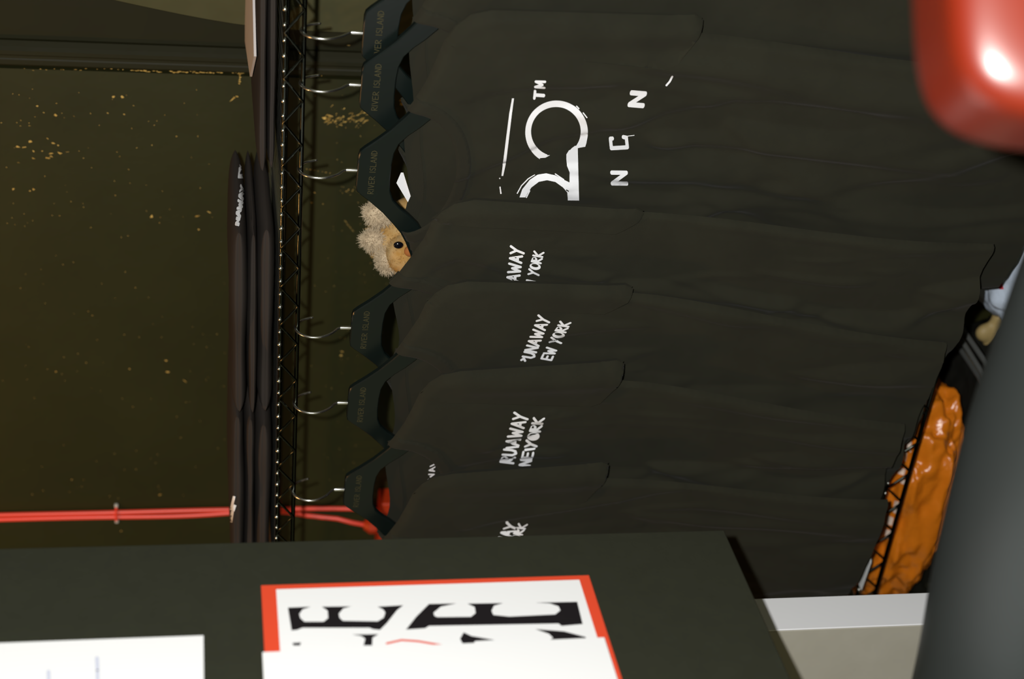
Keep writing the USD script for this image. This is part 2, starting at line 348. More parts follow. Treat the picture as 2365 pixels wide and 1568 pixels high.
hk = [(0, .0245 * math.cos(t), -.0262 + .0245 * math.sin(t)) for t in np.radians(np.linspace(18, 212, 26))]
hk = [(0, .0262, -.0265), (0, .0252, -.0225)] + hk + [(0, -.0155, -.0465), (0, -.0075, -.0535), (0, -.0015, -.0585), (0, 0, -.0635), (0, 0, -.074), (0, 0, -.086)]
hk = curve(V(hk) + V([0, 0, .0749]), 64)
def make_hanger(label, pos):
    t = thing('clothes_hanger', label, 'hanger', pos, -AH, 'black plastic hangers on the top shelf edge')
    obj('hanger_body', bevelled(outline, .0042, .0013), 'hanger_plastic', t, 25)
    R = trimesh.transformations.rotation_matrix(AH, [0, 0, 1])
    hm = cat([tube(hk, .00175, 10), tube([(0, 0, .0145), (0, 0, .0135), (0, 0, .006), (0, 0, -.006)], [.0016, .0026, .0026, .0026], 14)]); hm.apply_transform(R)
    obj('hook', hm, 'chrome', t, True, 'bright chrome wire hook')
    s, w_ = letters('RIVER ISLAND', .055, .22)
    P, T = fill(affinity.affine_transform(s, [.068 / w_, 0, 0, -.0072, -.034, -.0155]), .004, .0015)
    obj('lettering', trimesh.Trimesh(np.c_[P[:, 0], np.full(len(P), -.00435), P[:, 1]], T, process=False), 'hanger_ink', t, False, 'faint gold RIVER ISLAND lettering')
    return t
hanger_labels = dict(S1='hanger holding the whole RUNAWAY NEW YORK print shirt, red alarm box behind it', S2='hanger holding the shirt whose tilted print reads UNAWAY EW YORK',
                     S3='hanger holding the AWAY YORK print shirt, next to the plush toy', S4='hanger holding the large 20 print shirt, white neck label under it',
                     S5='hanger in front of the triangular patch of chipped bare wood', S6='hanger in front of the olive lit wall sheet, at the edge of the frame', S0='hanger hidden behind the black display board')
hanger0 = None
for k in ('S1', 'S2', 'S3', 'S4', 'S5', 'S6', 'S0'):
    if hanger0 is None: hanger0 = make_hanger('black plastic ' + hanger_labels[k], HANG[k])
    else:
        x = thing('clothes_hanger', 'black plastic ' + hanger_labels[k], 'hanger', HANG[k], -AH, 'black plastic hangers on the top shelf edge')
        x.GetReferences().AddInternalReference(hanger0.GetPath()); x.SetInstanceable(True)

# ================================================================= T-SHIRTS ON THE HANGERS
NRM = V([-math.sin(AH), -math.cos(AH), 0.]); TAN = V([math.cos(AH), -math.sin(AH), 0.])
def nz_(x): return float(np.interp(x, [.05, .066, .085, .1, .115, .135], [-.0155, -.0315, -.047, -.0575, -.0645, -.0725]))
def backneck(t, w=.096): return (w * math.cos(t), nz_(w) + (-.064 - nz_(w)) * math.sin(t) + .17 * .112 * math.cos(t) * math.sin(t) ** 2)
class Shirt:
    def __init__(self, key, hem=-.812, seed=0, folds=None, fold=.0125, neck=-.142, wide=1., flare=.018, sleeve=0., creases=(), sag=0., puff=1., nw=.096, hemr=.212, heml=.212):
        self.h0, self.hem, self.rng = HANG[key], hem, np.random.default_rng(seed); self.wide, self.flare, self.slv, self.puff, self.nw = wide, flare, sleeve, puff, nw
        r = self.rng
        side = [(nw, nz_(nw)), (nw + .012, nz_(nw + .012)), (.125, nz_(.125)), (.14, -.0745), (.17, -.083), (.197, -.0895), (.217, -.1005), (.232, -.116), (.236, -.135), (.232, -.2), (.226, -.3), (.222, -.4), (.216, -.6), (.212, hem)]
        side = [(x if x < .15 else .15 + (x - .15) * (1 + (wide - 1) * x / (x - .15)), z) for x, z in side]; WX = side[-1][0]
        right = [(x if z > -.35 else x - (WX - hemr * wide) * ((-.35 - z) / (-.35 - hem)), z) for x, z in side]
        self.side = V(right)
        nk = [(nw * math.cos(t), nz_(nw) + (neck - nz_(nw)) * math.sin(t) ** .9) for t in np.linspace(0, math.pi, 28)]
        self.neck = V(nk)
        hemc = [(x, hem + .002 * math.sin(x * 40 + seed) + .0012 * math.sin(x * 90)) for x in np.linspace(right[-1][0], -heml * wide, 30)]
        lsd = [(-(x if z > -.35 else x - (WX - heml * wide) * ((-.35 - z) / (-.35 - hem))), z - sag * min(1, x / .1) * max(0, 1 - (-.06 - z) / .12)) for x, z in side]; L = lsd[::-1]
        self.poly = Polygon(right + hemc[1:-1] + L + [tuple(p) for p in nk[::-1]][1:-1])
        bn = [backneck(t, nw) for t in np.linspace(0, math.pi, 16)]
        self.back = Polygon(right + hemc[1:-1] + L + [tuple(p) for p in bn[::-1]][1:-1])
        self.edges = [np.vstack([self.side]), V(lsd)]
        # soft folds: (s at the top, s at the bottom, z where it begins, width, height)
        self.folds = folds or [(r.uniform(-.2, .2), r.uniform(-.2, .2), r.uniform(-.42, -.12), r.uniform(.006, .018), r.uniform(.45, 1.) * r.choice([-1, 1, 1])) for _ in range(19)]
        self.fold = fold
        self.creases = [(V([self.local(p) for p in c[2]]), c[0] * 1.35, c[1] * 2.9) for c in creases]
        self.big = [(r.uniform(-.2, .2), r.uniform(.03, .06), r.uniform(-1, 1)) for _ in range(4)]
    def height(self, q):
        """how far the front stands out from the hanger's middle plane"""
        q = V(q, float); s, z = q[:, 0], q[:, 1]
        e = np.minimum(dist_to(q, self.edges[0]), dist_to(q, self.edges[1]))
        ed = np.sqrt(1 - (1 - np.clip(e / .014, 0, 1)) ** 2)
        hgt = .0095 * ed
        dn = np.clip((-.09 - z) / .45, 0, 1)
        F = np.zeros(len(q))
        for s0, s1, z0, w_, a in self.folds:
            t = np.clip((z0 - z) / (z0 - self.hem), 0, 1); c = s0 + (s1 - s0) * t ** .8 + .006 * np.sin(z * 17 + s0 * 50)
            ww = w_ * (1 + .9 * t); x = (s - c) / ww
            F += a * np.exp(-(x / np.where(x * a < 0, .75, 1.6)) ** 2) * np.clip((z0 - z) / .10, 0, 1) * (.45 + .55 * t)
        F = np.tanh(F) * self.fold
        for ln, w_, a in self.creases:      # sharp creases: a valley with a ridge beside it
            A = ln[:-1]; D = ln[1:] - A; best = np.full(len(q), 9.); sd = np.zeros(len(q)); end = np.zeros(len(q))
            for i, (p0, d0) in enumerate(zip(A, D)):
                L2 = d0 @ d0; t = np.clip(((q - p0) @ d0) / L2, 0, 1); r_ = q - p0 - t[:, None] * d0; dd = np.linalg.norm(r_, axis=1); k = dd < best
                sg = np.sign(d0[0] * r_[:, 1] - d0[1] * r_[:, 0]); best = np.where(k, dd, best); sd = np.where(k, sg, sd); end = np.where(k, (i + t) / len(A), end)
            x = best * sd / w_; F -= 1.15 * a * np.sin(np.pi * np.clip(end * .94 + .03, 0, 1)) ** .6 * np.exp(-(x / np.where(x < 0, 3.2, .95)) ** 2)
        for s0, w_, a in self.big: F += a * .002 * np.exp(-((s - s0) / w_) ** 2) * dn
        F += .0012 * meshkit.fbm(np.c_[s * 9, z * 4, np.full(len(q), self.hem * 7)], 3, int(abs(self.folds[0][0]) * 1e4)) * np.clip((-.07 - z) / .1, 0, 1)
        return np.maximum(hgt + F * np.clip(e / .035, 0, 1), .0058 * ed) 
    def push(self, z):
        t = np.clip((-.36 - V(z)) / .42, 0, 1); return .042 * t * t * (3 - 2 * t)
    def local(self, px, off=.012):
        q = on_plane(px, self.h0 + NRM * off, NRM) - self.h0
        return np.r_[q @ TAN, q[2]]
    def to_local(self, shape):
        """a shape in picture pixels, laid on the shirt's front"""
        from shapely import transform
        def one(g):
            c = [self.local(p) for p in g.exterior.segmentize(3).coords]; hs = [[self.local(p) for p in i.segmentize(3).coords] for i in g.interiors]
            for _ in range(2):
                src = list(g.exterior.segmentize(3).coords); hh = self.height(V(c)); c = [self.local(p, h_) for p, h_ in zip(src, hh)]
            return Polygon(c, hs).buffer(0)
        return unary_union([one(g) for g in (shape.geoms if hasattr(shape, 'geoms') else [shape])])
    def on_front(self, shape, lift=.0007, step=.004):
        P, T = fill(shape, step, .0025); hgt = self.height(P) + lift + self.push(P[:, 1])
        return trimesh.Trimesh(np.c_[P[:, 0], -hgt, P[:, 1]], T, process=False)
    def build(self, label):
        t = self.t = thing('t_shirt', label, 't-shirt', self.h0, -AH, 'black T-shirts on hangers along the rack')
        P, T = fill(self.poly, .0043, .005); F = trimesh.Trimesh(np.c_[P[:, 0], -self.height(P) - self.push(P[:, 1]), P[:, 1]], T, process=False)
        Q, U = fill(self.back, .014, .006)
        e = np.minimum(dist_to(Q, self.edges[0]), dist_to(Q, self.edges[1]))
        B = trimesh.Trimesh(np.c_[Q[:, 0], -self.push(Q[:, 1]) + .0058 * np.sqrt(1 - (1 - np.clip(e / .014, 0, 1)) ** 2), Q[:, 1]], U[:, ::-1], process=False)
        obj('body', cat([F, B]), 'black_cotton', t, True)
        for sg in (1, -1):
            k_, fl, ex_ = self.wide, self.flare, self.slv
            SL = [(.196, -.0893), (.217, -.1), (.236, -.116), (.243, -.14), (.243 + fl * .3, -.20), (.243 + fl * .6, -.27 - ex_ * .4), (.243 + fl * .9, -.33 - ex_ * .8), (.245 + fl, -.352 - ex_), (.238 + fl, -.364 - ex_), (.215 + fl * .5, -.357 - ex_), (.186, -.341 - ex_), (.178, -.330 - ex_ * .9), (.182, -.26), (.186, -.18), (.188, -.12)]
            SL = [(x - (1 - k_) * .24 * min(1, max(0, (x - .185) / .04)), z) for x, z in SL]
            sl = Polygon([(sg * x, z) for x, z in SL])
            P, T = fill(sl, .006, .005); ring = V([(sg * x, z) for x, z in SL + SL[:1]]); e = dist_to(P, ring); hl = dist_to(P, ring[7:12]); ein = dist_to(P, ring[11:15]); eout = dist_to(P, ring[1:9])
            ins = contains_xy(self.poly, P[:, 0], P[:, 1]); hb = np.where(ins, self.height(P), .004)
            rnd = np.sqrt(1 - (1 - np.clip(eout / .02, 0, 1)) ** 2)
            grow = np.clip(ein / .05, 0, 1); grow = grow * grow * (3 - 2 * grow)
            hh = np.maximum(hb, .0105 * rnd) + .0006 + (.0075 * self.puff * grow + .0022 * np.sin(P[:, 0] * 120 + P[:, 1] * 16 + self.hem * 90) * grow) * rnd
            hh -= .0010 * np.exp(-((hl - .019) / .0025) ** 2)
            fade = np.clip((-.10 - P[:, 1]) / .05, 0, 1); hh = hh * fade + (1 - fade) * (hb + .0005)
            F = trimesh.Trimesh(np.c_[P[:, 0], -hh, P[:, 1]], T, process=False)
            bk = trimesh.Trimesh(np.c_[P[:, 0], .0035 * np.clip(e / .02, 0, 1), P[:, 1]], T[:, ::-1], process=False)
            obj('sleeve', cat([F, bk]), 'black_cotton', t, True)
        ring = LineString(self.neck).buffer(.0185, cap_style='flat').intersection(self.poly)
        if hasattr(ring, 'geoms'): ring = max(ring.geoms, key=lambda g: g.area)
        P, T = fill(unary_union([ring]), .0025, .003); d = dist_to(P, self.neck); hh = self.height(P) + .0026 * np.clip((.0185 - d) / .0012, 0, 1) * np.clip(d / .002, .3, 1)
        Fr = trimesh.Trimesh(np.c_[P[:, 0], -hh, P[:, 1]], T, process=False)
        bn = LineString([backneck(a, self.nw) for a in np.linspace(0, math.pi, 16)]).buffer(.0195, cap_style='flat').intersection(self.back)
        P, T = fill(bn, .006, .005)
        Bk = trimesh.Trimesh(np.c_[P[:, 0], np.full(len(P), .0044), P[:, 1]], T, process=False)
        obj('collar', cat([Fr, Bk]), 'black_cotton_rib', t, True)
        return t
    def print_px(self, shapes, name='print', label=None):
        s = self.to_local(unary_union(shapes)).intersection(self.poly.buffer(-.001))
        obj(name, self.on_front(s), 'white_print', self.t, True, label)
    def print_each(self, named):
        for nm, shape in named: self.print_px([shape], nm)

CR = dict(
    S1=[(.006, .0040, [(1150, 1040), (1244, 1016), (1435, 1001), (1700, 997), (2050, 1000)]), (.007, .0036, [(1061, 1091), (1150, 1080), (1225, 1069), (1397, 1076), (1627, 1103)]), (.008, .004, [(1395, 905), (1500, 885), (1627, 870), (1800, 890), (2000, 905)]), (.006, .003, [(1040, 900), (1150, 905), (1290, 925), (1400, 950)]),
        (.007, .0035, [(1300, 960), (1500, 940), (1800, 950), (2060, 960)]), (.006, .003, [(1300, 1060), (1600, 1035), (1900, 1050)])],
    S2=[(.007, .0042, [(1325, 697), (1400, 676), (1474, 653), (1640, 640)]), (.007, .0038, [(1359, 714), (1455, 718), (1700, 764), (2000, 775)]), (.006, .0036, [(1300, 790), (1500, 775), (1800, 782), (2140, 790)]),
        (.006, .003, [(1500, 860), (1800, 850), (2140, 850)]), (.007, .0036, [(1460, 840), (1620, 810), (1900, 820)])],
    S3=[(.008, .0042, [(1150, 500), (1400, 510), (1700, 490), (2170, 486)]), (.006, .0036, [(1301, 565), (1500, 560), (1700, 547), (2100, 556)]), (.006, .0032, [(1000, 640), (1060, 620), (1168, 645)]), (.006, .0034, [(1400, 600), (1650, 590), (2100, 610)]), (.006, .003, [(1010, 520), (1120, 520), (1250, 540)])],
    S4=[(.007, .0048, [(985, 475), (1015, 451), (1100, 425), (1206, 379), (1282, 344), (1435, 317), (1550, 279), (1700, 245)]), (.006, .0032, [(1110, 236), (1250, 222), (1340, 222), (1450, 200)]), (.006, .0036, [(1400, 370), (1600, 345), (1900, 352), (2150, 360)]), (.007, .003, [(1340, 434), (1600, 430), (1900, 440)]),
        (.006, .003, [(1600, 260), (1800, 240), (2080, 236)])],
    S5=[(.006, .0038, [(1000, 115), (1064, 122), (1168, 119), (1321, 142)]), (.006, .003, [(1060, 80), (1150, 75), (1300, 95)]), (.006, .003, [(1600, 120), (1800, 105), (2080, 110)])],
    S0=[(.006, .004, [(1100, 1225), (1244, 1206), (1435, 1172), (1627, 1122), (1760, 1100)]), (.007, .0036, [(1474, 1187), (1600, 1175), (1900, 1168)]), (.006, .003, [(1040, 1130), (1206, 1134), (1397, 1145)]), (.006, .003, [(1500, 1215), (1750, 1200), (1950, 1190)])], S6=[(.006, .003, [(1060, 40), (1200, 30), (1400, 20)])])
S = {}
S['S1'] = Shirt('S1', hem=-.790, seed=3, hemr=.17, creases=CR['S1'])
S['S1'].build('black T-shirt with the whole white RUNAWAY NEW YORK chest print and a white neck print')
S['S1'].print_px([framed('RU\\AWAY', (1156, 1066), (33, -112), (29, 3), .1, .17), framed('NE\\YORK', (1200, 1073), (33, -109), (23, 2), .11, .2)], label='white RUNAWAY NEW YORK chest print')
S['S2'] = Shirt('S2', hem=-.822, seed=8, hemr=.165, wide=.945, flare=-.006, creases=CR['S2'], puff=.45, nw=.1)
S['S2'].build('black T-shirt with tilted print reading UNAWAY EW YORK, first letters covered')
S['S2'].print_px([framed("'UNAWAY", (1203, 833), (41, -104), (25, 5), .1, .17), framed('EW YORK', (1250, 827), (44, -86), (23, 4), .11, .2)], label='white RUNAWAY NEW YORK chest print')
S['S3'] = Shirt('S3', hem=-.845, seed=21, wide=.93, flare=-.012, creases=CR['S3'], puff=.4, nw=.082)
S['S3'].build('black T-shirt with print reading AWAY YORK, just below the tan plush toy')
S['S3'].print_px([framed('IAWAY', (1170, 653), (11, -83), (27, 3), .1, .17), framed('N YORK', (1214, 656), (20, -77), (21, 4), .11, .2)], label='white RUNAWAY NEW YORK chest print')
S['S0'] = Shirt('S0', hem=-.79, seed=31, creases=CR['S0'], puff=.6)
S['S0'].build('black T-shirt half hidden behind the poster board, only letters A and ORK showing')
S['S0'].print_px([framed("NAWAY", (1123, 1290), (48, -82), (25, 3), .1, .17), framed('W YORK', (1160, 1290), (38, -82), (19, 3), .1, .2)], label='white RUNAWAY NEW YORK chest print')
S['S4'] = Shirt('S4', heml=.15, hem=-.915, seed=13, neck=-.125, sleeve=.035, flare=.004, creases=CR['S4'], sag=.009, puff=.6)
S['S4'].build('long black T-shirt with the large white 20 print and spaced letters N E N')
c5 = lambda pts: [(900 + x / 2.614, y / 2.614) for x, y in pts]
th = np.radians(np.linspace(118, -300 + 140 + 0, 60))
def arc(cx, cy, rx, ry, a0, a1, n=50): return [(cx + rx * math.cos(a), cy + ry * math.sin(a)) for a in np.radians(np.linspace(a0, a1, n))]
outer = [(968, 935), (940, 950), (905, 953)] + arc(1007, 797, 189, 192, 122, 373, 60) + [(1187, 862), (1180, 884), (1145, 890), (1085, 908)]
inner = arc(1003, 792, 150, 148, 396, 110, 60)
inner = [(1098, 893), (1118, 878)] + [p for p in inner] + [(948, 934)]
zero = Polygon(c5(outer + inner)).buffer(0)
bar = Polygon(c5([(1082, 905), (1135, 888), (1143, 1208), (1075, 1208), (1072, 1165), (1085, 1095), (1086, 1040), (1070, 1000), (1066, 960), (1066, 930)])).buffer(0)
hook2 = Polygon(c5([(783, 1190), (800, 1140), (845, 1085), (895, 1055), (945, 1048), (1000, 1058), (1045, 1080), (1088, 1100), (1095, 1150), (1075, 1165), (1045, 1128), (1000, 1096), (950, 1086), (900, 1096), (855, 1130), (832, 1165), (818, 1190)])).buffer(0)
thin = [LineString(c5(p)).buffer(1.3) for p in ([(770, 1165), (795, 1120), (835, 1080), (875, 1056)], [(1000, 1050), (1050, 1082)], [(825, 1190), (845, 1150)], [(1128, 640), (1142, 655)], [(1168, 680), (1190, 708)])]
line = Polygon(c5([(738, 592), (750, 592), (737, 690), (702, 980), (685, 1060), (674, 1060), (700, 850), (722, 680)]))
dash = [LineString(c5([(666, 1128), (671, 1166)])).buffer(1.6), Point(c5([(664, 1075)])[0]).buffer(1.5)]
c5v = lambda p: (900 + p[0] / 2.614, p[1] / 2.614)
d5 = lambda p: (p[0] / 2.614, p[1] / 2.614)
S['S4'].print_px([zero, bar, hook2, thin[0], thin[1], thin[2]], label='large white 20 print')
S['S4'].print_each([('print_line', line), *[('print_dash', d) for d in dash], *[('print_fleck', t) for t in thin[3:]], ('letter', framed('T', c5v((873, 590)), d5((4, -38)), d5((55, 4)), .14)), ('letter', framed('M', c5v((878, 526)), d5((4, -38)), d5((55, 4)), .13)),
                  ('letter', framed('N', c5v((1342, 1108)), d5((-3, -68)), d5((90, -2)), .09)), ('letter', unary_union([framed('C', c5v((1336, 893)), d5((-4, -58)), d5((98, -6)), .1), LineString(c5([(1420, 822), (1475, 815)])).buffer(.9)])),
                  ('letter', framed('N', c5v((1444, 632)), d5((14, -74)), d5((86, 4)), .1)), ('letter', LineString(c5([(1705, 460), (1690, 490), (1670, 513)])).buffer(2.2))])
S['S5'] = Shirt('S5', heml=.17, hem=-.915, seed=17, fold=.0095, creases=CR['S5'])
S['S5'].build('plain black T-shirt hanging just behind the 20 print shirt')
S['S6'] = Shirt('S6', hem=-.915, seed=19, fold=.0095, creases=CR['S6'])
S['S6'].build('plain black T-shirt farthest along the rack, hanging behind the red case')
# neck print inside the first shirt, size label inside the fourth
def on_back(sh, shape, y):
    def loc(p):
        q = on_plane(p, sh.h0 - NRM * y, NRM) - sh.h0; return (q @ TAN, q[2])
    from shapely import transform
    shape = transform(shape, lambda c: V([loc(p) for p in c])); P, T = fill(shape, .004, .002)
    return trimesh.Trimesh(np.c_[P[:, 0], np.full(len(P), y), P[:, 1]], T, process=False)
obj('neck_print', on_back(S['S1'], framed('WA\\', (989, 1108), (3, -33), (13, -3), .09, .25), .0034), 'white_print', S['S1'].t, False, 'small white letters inside the neck')
obj('neck_label', on_back(S['S4'], Polygon([(926, 398.5), (931.5, 398.5), (948.5, 453), (942, 467), (915.5, 422.5)]), .003), 'white_print', S['S4'].t, False, 'white label inside the neck')

# ================================================================= FOLDED SHIRTS ON THE TOP SHELF
def folded(x0, x1, y0, y1, z, hgt, label, seed, lean=0., group='folded black T-shirts on the top shelf'):
    r = np.random.default_rng(seed); n, k = 40, 44
    cx, cy = (x0 + x1) / 2, (y0 + y1) / 2
    t = thing('folded_t_shirt', label, 'folded t-shirt', (cx, cy, z), 0, group)
    wx, wy = x1 - x0, y1 - y0
    # closed outline in (y, z): two rounded lobes at the front, round at the back
    a = np.linspace(0, 2 * np.pi, k, endpoint=False)
    py = np.sign(np.cos(a)) * np.abs(np.cos(a)) ** .35 * wy / 2
    pz = hgt / 2 + np.sign(np.sin(a)) * np.abs(np.sin(a)) ** .8 * hgt / 2
    fr = np.cos(a) < -.55
    py = py + np.where(fr, .004 * np.exp(-((pz - hgt * .56) / (hgt * .08)) ** 2), 0)
    v = []
    us = np.sin(np.linspace(-np.pi / 2, np.pi / 2, n))
    ph = r.uniform(0, 6, 4)
    for u in us:
        e = (1 - abs(u) ** 14) ** .5 if abs(u) < 1 else 0.
        e = max(e, .12)
        wob = .003 * math.sin(u * 3 + ph[0]) + .002 * math.sin(u * 7 + ph[1])
        X = u * wx / 2; Y = py + wob + .004 * math.sin(u * 2.2 + ph[2]) * (py < 0)
        Z = hgt / 2 + (pz - hgt / 2) * (e * (1 + .10 * math.sin(u * 4 + ph[3])))
        v.append(np.c_[np.full(k, X), Y, Z + TILT * X * 0 + lean * X])
    v = np.vstack(v); f = []
    for i in range(n - 1):
        for j in range(k):
            p, q = i * k + j, i * k + (j + 1) % k; f += [[p, q, q + k], [p, q + k, p + k]]
    f += [[0, j + 1, j] for j in range(1, k - 1)] + [[(n - 1) * k, (n - 1) * k + j, (n - 1) * k + j + 1] for j in range(1, k - 1)]
    mm = trimesh.Trimesh(v, f, process=False); mm.fix_normals()
    mm.vertices += .0012 * np.c_[np.zeros(len(v)), meshkit.fbm(v * 22 + seed, 3, seed), meshkit.fbm(v * 22 + seed + 9, 3, seed)]
    obj('folded_body', mm, 'folded_cotton', t, True)
    return t
def stack(x0, x1, y0, y1, hs, labels, seed, names):
    z = z_top((x0 + x1) / 2) + .0062
    out = []
    for i, (h_, lb) in enumerate(zip(hs, labels)):
        r = np.random.default_rng(seed + i); j = r.uniform(-.006, .006, 4)
        out.append(folded(x0 + j[0], x1 + j[1], y0 + j[2], y1 + j[3], z, h_, lb, seed + i, TILT)); z += h_ * .97
    return out, z
pos = ['bottom', 'second from bottom', 'third from bottom', 'top']
A_, zA = stack(-.018, .285, .03, .3, (.012, .0135), [f'{p} folded black T-shirt in the low stack under the grey card' for p in ('bottom', 'top')], 40, None)
B_, zB = stack(-.392, -.105, .03, .285, (.022, .014, .023), [f'{p} folded black T-shirt of the stack between the low stack and the brown-lit stack' for p in ('bottom', 'second', 'top')], 50, None)
B2, zB2 = stack(-.70, -.402, .03, .3, (.024, .015, .022), [f'{p} folded black T-shirt in the brown-lit stack nearest the poster board' for p in ('bottom', 'second', 'top')], 60, None)

# grey card on the low stack
cd = thing('card_sheet', 'light grey card lying on the low folded stack, corner pointing left', 'card', (0, 0, 0))
corner = [on_z(p, zA + .0045) for p in ((577, 177), (565.5, 95), (566, -60), (582, -60), (586.5, 130))]
c0 = V([p[:2] for p in corner]); pl = Polygon(c0).convex_hull
ex_ = trimesh.creation.extrude_polygon(pl, .003); ex_.apply_translation([0, 0, zA + .0015])
obj('sheet', ex_, 'card_grey', cd)

# ================================================================= RED ALARM BOX AND CABLES ON THE WALL
al = thing('alarm_box', 'red wall alarm box half hidden behind the shirts', 'alarm box', (0, 0, 0))
AY = .372
p1, p2 = on_y((874, 1127), WY - .002), on_y((905, 1250), AY)
bx0, bx1, bz1 = p1[0] - .155, p1[0], p1[2]
obj('housing', rbox((bx0, AY, bz1 - .13), (bx1, WY - .001, bz1), .004), 'alarm_red', al, 30)
g = on_y((846, 1213), .395); gz = bz1
gl = trimesh.creation.revolve(np.c_[[0, .0135, .0142, .0155, .0155, .0142, .012, .0085, .007, .0], [0, 0, .002, .004, .014, .017, .019, .024, .0255, .0255]], sections=8)
gl.apply_translation([g[0], .395, gz - .0005]); obj('cable_gland', gl, 'alarm_red', al, 30, 'red hexagonal cable gland on top of the box')
xa, xb = on_y((400, 1180.5), .4135)[0], on_y((400, 1191.0), .4135)[0]
def wire(name, label, pts, r): tag(obj(name, tube(curve(pts, 60), r, 12), 'cable_red', None, True), label, 'cable', 'red alarm cables on the wall')
tw = lambda x, k: x + .0012 * math.sin(k)
xe = on_y((840, 1178), .405)[0]
wire('alarm_cable', 'red cable running straight down the wall behind the hanger', [(xa + .004, .413, 2.95), (xa - .002, .412, 2.2), (xa, .4135, 1.95), (xa, .4135, 1.765), (xa + .001, .4135, 1.6), (xa, .413, 1.45), (xa - .001, .411, 1.36), (xa - .001, .405, gz - .002)], .0040)
wire('alarm_cable', 'red cable slanting into the gland of the alarm box', [(xb + .004, .413, 2.95), (xb - .002, .412, 2.2), (xb, .4135, 1.95), (xb, .4135, 1.765), (xb + .001, .4135, 1.6), (xb + .0005, .4125, 1.455), (xb - .006, .41, 1.42), (g[0] + .010, .402, gz + .068), (g[0] + .001, .396, gz + .03), (g[0], .395, gz + .018)], .0040)
cl = thing('cable_clip', 'small red saddle clip holding the two cables to the wall', 'clip', (0, 0, 0))
zc = on_y((268, 1187), .405)[2]
obj('strap', tube([(xa + .009, .419, zc), (xa + .007, .414, zc), (xa + .003, .4078, zc), (xb - .003, .4078, zc), (xb - .007, .414, zc), (xb - .009, .419, zc)], .0022, 8), 'cable_red', cl, 40)
for x in (xa + .012, xb - .012): obj('screw_head', rbox((x - .003, .4145, zc - .003), (x + .003, WY, zc + .003), .0012), 'clip_clear', cl, 40)

# ================================================================= BLACK POSTER BOARD
XP = -.265
bd = thing('poster_board', 'black display board carrying the posters, along the bottom of the picture', 'display board', (0, 0, 0))
obj('panel', rbox((XP - .02, -1.25, 1.0105), (XP, -.4, 2.3), .002), 'board_black', bd, 30)
for y in (-1.06, -1.2): obj('leg', rbox((XP - .05, y - .02, .667), (XP + .03, y + .02, 1.0125), .003), 'board_black', bd, 30)
def px_on_board(pts, x): return [(lambda q: (q[1], q[2]))(on_x(p, x)) for p in pts]
def plate(poly, x, th_):
    e = trimesh.creation.extrude_polygon(poly, th_); vv = V(e.vertices); e.vertices = np.c_[x + vv[:, 2], vv[:, 0], vv[:, 1]]; e.fix_normals(); return e
def flat(shape, x):
    P, T = fill(shape, .02, .004); return trimesh.Trimesh(np.c_[np.full(len(P), x), P[:, 0], P[:, 1]], T, process=False)
c3 = lambda pts: [(500 + x / 2.365, 1220 + y / 2.365) for x, y in pts]
X1 = XP + .0045
p = px_on_board([(606, 1348), (1361, 1332)], X1)
y_r, z_t, z_b = (p[0][0] + p[1][0]) / 2, p[0][1] + .0015, p[1][1]
po = thing('poster', 'white poster with red border and black slab letters E', 'poster', (0, 0, 0))
obj('sheet', plate(Polygon([(y_r, z_b), (y_r, z_t), (y_r - .27, z_t), (y_r - .27, z_b)]), XP + .0005, .004), 'poster_red', po)
inner_q = px_on_board(c3([(325, 323), (1985, 292)]), X1)
iy, it, ib = (inner_q[0][0] + inner_q[1][0]) / 2, inner_q[0][1], inner_q[1][1]
obj('white_field', flat(Polygon([(iy, ib), (iy, it), (y_r - .252, it), (y_r - .252, ib)]), X1 + .0002), 'poster_white', po)
E1 = [(390, 435), (515, 430), (470, 445), (452, 470), (458, 492), (480, 512), (585, 512), (610, 492), (607, 452), (575, 430), (735, 428), (692, 440), (668, 468), (672, 490), (690, 507), (880, 510), (913, 490), (922, 462), (910, 445), (880, 430), (1020, 422), (985, 450), (930, 520), (893, 557), (855, 553), (835, 545), (470, 545), (440, 557), (410, 560)]
E2 = [(1160, 415), (1310, 412), (1225, 430), (1185, 463), (1190, 480), (1205, 487), (1390, 485), (1415, 465), (1410, 432), (1370, 413), (1565, 410), (1515, 425), (1502, 452), (1512, 475), (1600, 484), (1850, 472), (1878, 450), (1868, 428), (1820, 412), (1740, 408), (1970, 403), (2000, 525), (1885, 535), (1868, 522), (1160, 535), (1140, 548), (1035, 555), (1090, 485)]
Cc = [(740, 582), (885, 580), (852, 600), (850, 642), (803, 642), (812, 605), (790, 590)]
Ff = [(1350, 570), (1392, 590), (1520, 612), (1412, 618), (1400, 640), (1348, 640), (1330, 605)]
Dd = [(1740, 552), (1900, 565), (2015, 595), (2026, 618), (1980, 640), (1730, 640), (1800, 627), (1838, 600), (1815, 578)]
Gg = [(415, 628), (462, 625), (455, 642), (420, 642)]
shp = unary_union([Polygon(px_on_board(c3(q), X1)).buffer(0) for q in (E1, E2, Cc, Ff, Dd, Gg)])
obj('lettering', flat(shp, X1 + .0005), 'poster_black', po, label='black slab serif letters')
sw = LineString(c3([(930, 630), (1010, 612), (1100, 618), (1230, 640)])).buffer(2.2)
obj('swash', flat(Polygon(px_on_board(list(sw.exterior.coords), X1)), X1 + .0004), 'poster_red', po)
X2 = XP + .0115
q = px_on_board([(605, 1488), (1400, 1486)], X2)
po2 = thing('poster', 'plain white poster overlapping the red-bordered one', 'poster', (0, 0, 0))
y2, t2, b2 = (q[0][0] + q[1][0]) / 2, q[0][1], q[1][1]
obj('sheet', plate(Polygon([(y2, b2), (y2 - .002, t2), (y2 - .33, t2), (y2 - .33, b2)]), XP + .0075, .004), 'poster_white', po2)
X3 = XP + .0045
